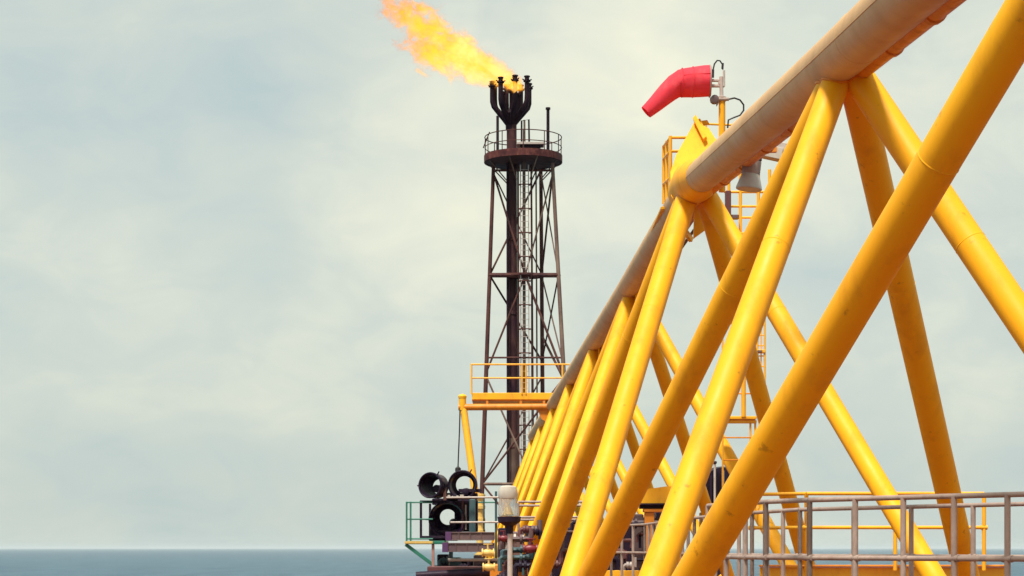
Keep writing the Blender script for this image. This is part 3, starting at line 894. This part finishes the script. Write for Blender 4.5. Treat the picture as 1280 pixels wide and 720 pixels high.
def skid(x0, x1, y0, y1, d, label, seed, mats, pipes=7, deep=3.0):
    rg = random.Random(seed)
    t = thing('machinery_skid', W((x0 + x1) / 2, y1, d), label, 'machinery')
    n = max(3, int((x1 - x0) / 14))
    w = (x1 - x0) / n
    for k in range(n):
        yt = y0 + rg.uniform(0, 12)
        wbox('housing', x0 + k * w + 0.4, x0 + (k + 1) * w - 0.4, yt, y1, d + rg.uniform(0.4, deep - 1), rg.uniform(0.8, 1.2), mats[k % len(mats)], t, 0.03)
    for k in range(pipes):
        yy = rg.uniform(y0 + 4, y1 - 4)
        a, b = sorted((rg.uniform(x0, x1), rg.uniform(x0, x1)))
        if b - a < 12:
            b = a + 14
        dd = d + rg.uniform(0, 0.35)
        m = rg.choice([DARK, TAUPE, PALE, DARK, CRIM, TEAL])
        r = rg.uniform(0.03, 0.07)
        pts = [W(a, yy + rg.uniform(8, 25), dd), W(a, yy + 2, dd), W(a + 2, yy, dd), W(b - 2, yy, dd), W(b, yy + 2 * rg.choice([-1, 1]), dd), W(b, yy + rg.choice([-1, 1]) * rg.uniform(8, 14), dd)]
        p = path('pipe', pts, r, m, t, n=8)
        for q in (0.3, 0.7):
            c = pts[2].lerp(pts[3], q)
            build(MB().lathe(c, (1, 0, 0), [(-0.03, r), (-0.025, r * 1.7), (0.025, r * 1.7), (0.03, r)], 10), 'flange', m, p)
    return t
s1 = skid(622, 690, 657, 706, 43.0, 'dark pipework skid with red valves behind the beacon pole', 3, [DARK, TAUPE, DARK], 15)
valve(s1, W(630, 673, 42.8), 0.075, RED)
valve(s1, W(663, 686, 42.8), 0.10, RED)
for (x, y) in ((610, 691), (611, 709)):
    valve(s1, W(x, y, 42.0), 0.085, CREAMY)
s1o = skid(612, 690, 700, 740, 42.0, 'orange and tan equipment skid at the foot of the beacon pole', 11, [ORANGE, CRIM, ORANGE, TAUPE], 6)
skid(546, 622, 691, 722, 55.6, 'dark low pipework under the two taupe beams', 21, [DARK, TEAL, DARK, TAUPE], 6)
s2 = skid(690, 790, 648, 735, 43.5, 'dark machinery between the yellow diagonals left of the grey railing', 5, [DARK, DARK, TAUPE], 16)
s3 = skid(775, 835, 634, 735, 47.0, 'dark machinery block under the yellow saddle beam', 8, [DARK, TAUPE, DARK], 8)
tray = thing('yellow_trough', W(780, 740, 40), 'yellow flat topped trough at the bottom edge between the diagonals', 'trough')
wbox('trough_wall', 742, 812, 713, 760, 40.0, 0.06, YEL2, tray, 0.01)
wbox('trough_floor', 742, 812, 716, 720, 40.07, 1.4, ORANGE, tray, 0.01)
wbox('trough_wall', 742, 812, 713, 760, 41.5, 0.06, YEL2, tray, 0.01)
for k in range(6):
    wbox('bolt_head', 758 + 8 * k, 760 + 8 * k, 709.5, 712.8, 40.0, 0.05, DARK, tray, 0.004)
sb = thing('saddle_beam', W(815, 700, 44), 'yellow saddle beam with sloping end between two bright diagonals', 'beam')
build(MB().prism([W(791, 629, 44), W(804, 612, 44), W(832, 608, 44), W(862, 608, 44), W(862, 629, 44)], (0, 0.5, 0)), 'saddle', YEL2, sb)
wbox('flange', 789, 862, 629.3, 631.5, 43.9, 0.7, DARK, sb, 0.008)
wbox('pad', 805, 850, 636, 640, 43.95, 0.5, ORANGE, sb, 0.008)
wbox('column', 806, 818, 640.3, 820, 44.0, 0.25, ORANGE, sb, 0.01)
wbox('column', 840, 852, 640.3, 820, 44.0, 0.25, ORANGE, sb, 0.01)
wbox('spacer', 800, 850, 631.8, 635.8, 44.05, 0.4, DARK, sb, 0.008)

# ------------------------------------------------------------------ handrails
def handrail(name, pts, z, label, mat, r=0.024, post=1.5, rails=(0.0, -0.53), drop=1.15, extra=()):
    # pts: ground-plan points (x, y)
    pts = [Vector((x, y, CZ + z)) for x, y in pts]
    t = thing(name, pts[0] - Vector((0, 0, drop)), label, 'railing')
    for a, b in zip(pts, pts[1:]):
        for h in rails:
            tube('rail', a + Vector((0, 0, h)), b + Vector((0, 0, h)), r, mat, t, n=12)
        L = (b - a).length
        n = max(1, round(L / post))
        for k in range(n + 1):
            p = a.lerp(b, k / n)
            tube('post', p - Vector((0, 0, drop)), p, r * 1.15, mat, t, n=12)
            build(MB().lathe(p + Vector((0, 0, rails[-1])), (b - a), [(-0.05, r * 1.3), (0.05, r * 1.3)], 12), 'collar', mat, t)
    return t
def XY(px, d):
    return ((px - 640) / F * d, d)
handrail('near_handrail', [XY(1330, 15.4), XY(1012, 17.6), XY(957, 18.3), XY(885, 20.0)], 0.44, 'grey galvanised handrail nearest the camera at lower right', GREY, r=0.023, post=0.6)
handrail('walkway_handrail', [XY(1300, 19.0), XY(1000, 22.0), XY(940, 24.0), XY(868, 28.0), XY(806, 36.0), XY(764, 38.5)], 0.44, 'grey walkway handrail running back behind the big diagonals', GREY, r=0.023, post=0.8)
handrail('far_handrail', [XY(750, 46.0), XY(648, 46.2)], 1.08, 'thin grey double handrail behind the beacon lantern', GREY, r=0.028, post=1.6, rails=(0.03, -0.06, -0.34, -0.40))
handrail('yellow_handrail', [XY(1230, 30.0), XY(1008, 30.0), XY(940, 30.5)], 0.85, 'yellow handrail behind the grey railing at lower right', YEL2, r=0.028, post=1.4, rails=(0.0, -0.53), drop=1.2)
kb = thing('yellow_kick_panel', W(985, 745, 30.3), 'yellow panel below the yellow handrail at lower right', 'panel')
wbox('panel', 950, 1260, 709, 760, 30.3, 0.05, YEL2, kb, 0.01)
wbox('panel_lip', 950, 1260, 706, 708.7, 30.2, 0.15, ORANGE, kb, 0.01)

# ------------------------------------------------------------------ beacon lantern
D = 25.0
be = thing('beacon_lamp', W(637, 685 + 3.0 * F / D, D), 'white domed beacon lantern on pale pole below the leaning tubes', 'lamp')
c = W(635, 645, D)
tube('pole', W(637.5, 657, D), W(637.5, 685 + 3.0 * F / D, D), 0.034, PALE, be, n=16)
build(MB().lathe(W(636.5, 657.5, D) , (0, 0, 1), [(-0.10, 0.05), (-0.02, 0.055), (0, 0.06), (0.055, 0.145), (0.12, 0.155), (0.125, 0.13)], 24), 'base', DARK, be)
lens = build(MB().lathe(c, (0, 0, 1), [(0, 0.120), (0.02, 0.128), (0.12, 0.128), (0.21, 0.118), (0.235, 0.11)], 28), 'lens', GLASS, be)
build(MB().lathe(c, (0, 0, 1), [(0.02, 0.06), (0.10, 0.035), (0.15, 0.012), (0.18, 0.03), (0.225, 0.06)], 20), 'reflector', CREAMY, be)
build(MB().lathe(c, (0, 0, 1), [(0.225, 0.120), (0.25, 0.128), (0.33, 0.125), (0.375, 0.11), (0.395, 0.07), (0.40, 0.02)], 28), 'cap', WHITE, be)
for k in range(4):
    a = R(45 + 90 * k)
    p = c + Vector((0.13 * math.cos(a), 0.13 * math.sin(a), 0))
    tube('guard_rod', p, p + Vector((0, 0, 0.24)), 0.005, PALE, be, n=6)

# ------------------------------------------------------------------ windsock
D = 30.2
u = U(D)
ws = thing('windsock', W(902, 240, D), 'red drooping windsock on yellow mast above the bridge joint', 'windsock')
tube('mast', W(902.5, 240, D), W(902.5, 126, D), 0.052, YEL, ws, n=16)
hd = tube('swivel_head', W(902, 126, D), W(901.5, 96, D), 0.030, PALE, ws, n=12)
build(MB().lathe(W(902, 124, D), (0, 0, 1), [(-0.04, 0.03), (-0.03, 0.075), (0.03, 0.075), (0.05, 0.03)], 14), 'swivel_collar', GREY, hd)
tube('clamp', W(887.5, 124, D - 0.05), W(911, 124, D - 0.05), 0.028, GREY, hd, n=10)
build(MB().lathe(W(893, 124.5, D - 0.06), (0, 1, 0), [(-0.07, 0.03), (-0.06, 0.065), (0.06, 0.065), (0.07, 0.03)], 12), 'counterweight', TAUPE, hd)
build(MB().prism([W(894, 126, D - 0.05), W(900, 126, D - 0.05), W(896, 133, D - 0.05)], (0, 0.03, 0)), 'clamp_plate', GREY, hd)
box('frame_arm', W(886.5, 101.5, D), W(906, 98.5, D) + Vector((0, 0.06, 0)), PALE, ws, 0.008)
box('frame_arm', W(886.5, 108.5, D), W(906, 105, D) + Vector((0, 0.06, 0)), PALE, ws, 0.008)
box('frame_arm', W(898, 105, D - 0.005), W(906.5, 101.5, D - 0.005) + Vector((0, 0.06, 0)), PALE, ws, 0.004)
tube('obstruction_rod', W(905, 108, D), W(905, 88, D), 0.018, PALE, ws, n=8)
path('wire_loop', [W(891, 96, D), W(891.2, 88, D), W(893, 80, D), W(896.5, 75.5, D), W(900, 76, D), W(903, 80.5, D), W(903.5, 87, D)], 0.012, CABLE, ws, n=6)
tube('rod', W(891, 97, D), W(891.3, 87, D), 0.02, CABLE, ws, n=6)
tube('rod', W(903, 86, D), W(903.5, 79, D), 0.018, CABLE, ws, n=6)
path('power_cable', [W(911, 124, D - 0.05), W(918, 122.5, D - 0.05), W(925, 125, D - 0.03), W(929.5, 131, D), W(929.5, 138, D), W(925, 144, D), W(917, 147, D), W(910.5, 150, D), W(909.5, 160, D)], 0.014, CABLE, ws, n=8)
# the sock: rings from the mouth to the tail with creases
def sock():
    cs = [((887.2, 101.5), 19.2), ((881, 101.9), 19.2), ((874, 102.2), 19.0), ((866, 102.6), 18.6), ((858, 103.0), 18.0), ((852.5, 103.4), 17.6), ((848.5, 103.9), 17.0)]
    tail = [((845.5, 107.0), 14.9), ((840, 111.5), 14.0), ((835, 115.6), 13.0), ((828, 122), 11.8), ((820, 129.3), 10.4), ((813, 135.4), 9.2), ((807.5, 140.2), 8.4)]
    def skin(rows, name, seed, parent):
        mb = MB()
        n = 40
        rg = random.Random(seed)
        ph = [rg.uniform(0, 6.28) for _ in range(6)]
        P = [W(p[0], p[1], D) for p, r in rows]
        idx = []
        for inner in (0, 1):
            order = range(len(rows)) if not inner else range(len(rows) - 1, -1, -1)
            for k in order:
                ax = ((P[6] - P[0]) if k < 7 else (P[-1] - P[8])).normalized()
                e1 = Vector((0, 1, 0)); e1 = (e1 - ax * e1.dot(ax)).normalized(); e2 = ax.cross(e1)
                r = rows[k][1] * u - inner * 0.006
                i = len(mb.v)
                for q in range(n):
                    a = 2 * math.pi * q / n
                    bend = math.exp(-((k - 6.5) / 1.6) ** 2)
                    w = 1 + 0.016 * math.sin(3 * a + ph[0] + k * 0.6) + 0.014 * math.sin(5 * a + ph[1] - k * 0.9) + 0.010 * math.sin(9 * a + ph[2] + k * 1.3) + bend * 0.045 * math.sin(7 * a + ph[3] + k * 1.7) - bend * 0.02
                    mb.v.append(P[k] + (e1 * math.cos(a) + e2 * math.sin(a)) * (r * w))
                idx.append(i)
        for a, b in zip(idx, idx[1:] + idx[:1]):
            mb.sleeve(a, b, n)
        return build(mb, name, SOCK, parent, angle=60)
    sk = skin(cs + tail, 'sock', 1, ws)
    hp = W(887.2, 101.5, D)
    path('mouth_hoop', [hp + Vector((0, 19.3 * u * math.cos(R(a)), 19.3 * u * math.sin(R(a)))) for a in range(0, 360, 12)], 0.012, GREY, sk, n=6, closed=True)
    for sy in (-1, 1):
        path('seam', [W(p[0], p[1] - 0.30 * r, D) + Vector((0, sy * r * u * 0.965, 0)) for p, r in cs[:-1]], 0.006, SOCK, sk, n=5)
    for p, r in (cs[-2], cs[3]):
        c = W(p[0], p[1], D)
        path('hem', [c + Vector((0, r * u * 1.01 * math.cos(R(a)), r * u * 1.01 * math.sin(R(a)))) for a in range(0, 360, 12)], 0.010, SOCK, sk, n=6, closed=True)
sock()

# ------------------------------------------------------------------ access platform round the bridge joint
D = 31.5
ac = thing('access_platform', W(880, 300, D), 'yellow railed access platform behind the reinforced bridge joint', 'platform')
def yr(name, a, b, r=0.024, mat=YEL2):
    return tube(name, a, b, r, mat, ac, n=10)
ca, cb = W(838, 172, D - 0.6), W(829.5, 183, D + 2.2)
cc, cd = W(912, 172, D - 0.6), W(960, 176, D + 0.6)
for h in (0.0, -0.22):
    hv = Vector((0, 0, h))
    yr('rail', ca + hv, W(868, 172, D - 0.6) + hv)
    yr('rail', ca + hv, cb + hv)
yr('rail', W(829.5, 230, D + 2.2), W(838, 222, D - 0.6))
for x, d0, y0, y1 in ((838, D - 0.6, 170, 262), (829.5, D + 2.2, 182, 255), (833.5, D + 1, 176, 258)):
    yr('post', W(x, y0, d0), W(x, y1, d0), 0.028)
yr('rail', W(882, 155, D + 0.3), W(935, 157, D + 0.3), 0.018)
yr('post', W(882.5, 154, D + 0.3), W(882.5, 200, D + 0.3), 0.018)
# floor and right-hand cage seen through the tubes
DR = 33.0
wbox('floor_plate', 826, 850, 258, 262, D - 0.7, 3.0, YEL2, ac, 0.01)
wbox('floor_plate', 900, 962, 290, 296, DR - 0.4, 1.6, YEL2, ac, 0.01)
for yy in (240, 258, 272):
    yr('rail', W(905, yy, DR), W(965, yy, DR), 0.022)
for x in (911, 925.5, 948, 962):
    yr('post', W(x, 212, DR), W(x, 292, DR), 0.028)
wbox('cable_tray', 906, 924, 268, 273, DR - 0.2, 0.15, TAUPE, ac, 0.01)
wbox('junction_box', 907, 914, 238, 268, DR - 0.25, 0.14, CRIM, ac, 0.01)
build(MB().beam(W(838, 262, D - 0.6), W(864, 300, D), 0.06, 0.08), 'knee', YEL2, ac)
build(MB().prism([W(868, 262, 29.9), W(884, 250, 29.9), W(882, 287, 29.9), W(867, 298, 29.9)], (0.0, 0.08, 0.0)), 'knee', YEL2, ac)
# caged yellow ladder going down on the right
al = thing('access_ladder', W(930, 600, 36), 'slender yellow ladder and landing seen between the right hand diagonals', 'ladder')
DL = 36.0
for (x, y0, y1, r) in ((903, 380, 640, 0.018), (929, 380, 521, 0.045), (946.5, 296, 500, 0.02), (955.5, 296, 500, 0.02), (951, 296, 500, 0.012)):
    tube('stile', W(x, y0, DL), W(x + 0.5, y1, DL), r, YEL2, al, n=8)
for yy in range(302, 500, 13):
    tube('rung', W(946.5, yy, DL), W(955.5, yy, DL), 0.012, YEL2, al, n=6)
for yy in (492, 547, 575):
    tube('stay', W(903, yy, DL), W(942, yy, DL), 0.014, ORANGE, al, n=6)
wbox('landing', 903, 946, 520, 524, DL, 1.0, YEL2, al, 0.01)
wbox('landing_beam', 903, 946, 525, 529, DL + 0.05, 0.1, YEL2, al, 0.01)
for x in (944, 938):
    tube('stile', W(x, 529, DL + 0.1), W(x, 640, DL + 0.1), 0.02, YEL2, al, n=8)
wbox('ladder_bracket', 941, 957, 437, 441, DL - 0.04, 0.14, YEL2, al, 0.008)
wbox('ladder_bracket', 947, 953, 437.5, 440.5, DL - 0.09, 0.05, RUST2, al, 0.004)

# ------------------------------------------------------------------ floodlight under the chord
D = 25.0
fl = thing('floodlight', W(940, 240, D), 'white bell floodlight hanging under the near chord', 'lamp')
c = W(936, 237, D)
tiltax = Vector((0.12, 0, 1)).normalized()
build(MB().lathe(c, tiltax, [(0, 0.165), (0.012, 0.172), (0.03, 0.168), (0.20, 0.115), (0.21, 0.09), (0.19, 0.08), (0.03, 0.15)], 28), 'shade', WHITE, fl)
build(MB().lathe(c + tiltax * 0.10, tiltax, [(-0.06, 0.02), (-0.05, 0.05), (0.0, 0.055), (0.08, 0.03)], 14), 'bulb', DARK, fl)
build(MB().lathe(c + tiltax * 0.20, tiltax, [(0, 0.118), (0.01, 0.122), (0.17, 0.122), (0.18, 0.10)], 20), 'gear_housing', GREY, fl)
build(MB().lathe(c + tiltax * 0.38, tiltax, [(0, 0.10), (0.01, 0.125), (0.06, 0.12), (0.08, 0.05), (0.22, 0.04)], 16), 'mount', TAUPE, fl)
build(MB().beam(c + tiltax * 0.5 + Vector((-0.25, 0, 0)), c + tiltax * 0.52 + Vector((0.3, 0, 0.0)), 0.08, 0.06), 'bracket', ORANGE, fl)
pb = thing('junction_box', W(985, 190, 26), 'pale box fixed under the near chord beside the floodlight', 'box')
build(MB().obox(W(966, 188, 26.0), (0.34, 0.2, 0.24), Matrix.Rotation(R(12), 3, 'Y'), 0.015), 'case', PALE, pb)
build(MB().obox(W(966, 190, 25.88), (0.26, 0.03, 0.16), Matrix.Rotation(R(12), 3, 'Y'), 0.006), 'cover', WHITE, pb)
build(MB().beam(W(966, 178, 26), W(970, 166, 26), 0.06, 0.06), 'bracket', ORANGE, pb)

# ------------------------------------------------------------------ black drum with pale poles on the right
D = 46.0
bd = thing('black_tank', W(893, 640, D), 'black ribbed drum with pale pole seen between bright and dark diagonals', 'drum')
build(MB().lathe(W(893, 612, D + 0.5), (0.12, -1, 0), [(0, 0.12), (0.03, 0.50), (0.15, 0.53), (0.8, 0.53), (0.92, 0.50), (0.95, 0.2)], 30), 'shell', BLACK, bd)
for k in range(4):
    x = 881 + 7.5 * k
    build(MB().beam(W(x, 592 + abs(k - 1.5) * 5, D - 0.48), W(x, 636, D - 0.48), 0.05, 0.07), 'rib', DARK, bd)
tube('pole', W(893.5, 580, D - 0.6), W(893.5, 660, D - 0.6), 0.028, PALE, bd, n=10)
tube('pole', W(904, 588, D - 0.6), W(904, 660, D - 0.6), 0.026, PALE, bd, n=10)
build(MB().lathe(W(893.5, 580, D - 0.6), (0, 0, 1), [(0, 0.03), (0.02, 0.05), (0.06, 0.05), (0.07, 0.02)], 10), 'pole_cap', DARK, bd)
wbox('stand', 878, 912, 640, 720, D - 0.2, 0.8, DARK, bd, 0.02)

# ------------------------------------------------------------------ sea haze
def haze():
    m = bpy.data.materials.new('haze_air')
    m.use_nodes = True
    t = m.node_tree
    t.nodes.clear()
    out = N(t, 'ShaderNodeOutputMaterial')
    pv = N(t, 'ShaderNodeVolumePrincipled')
    pv.inputs['Color'].default_value = (0.78, 0.83, 0.84, 1)
    pv.inputs['Density'].default_value = 0.000028
    pv.inputs['Anisotropy'].default_value = 0.0
    t.links.new(pv.outputs[0], out.inputs['Volume'])
    o = build(MB().box((-130000, -130000, -3.5), (130000, 130000, 75)), 'haze', m, None, (0, 0, -3.5), smooth=False)
    o['kind'] = 'stuff'
haze()
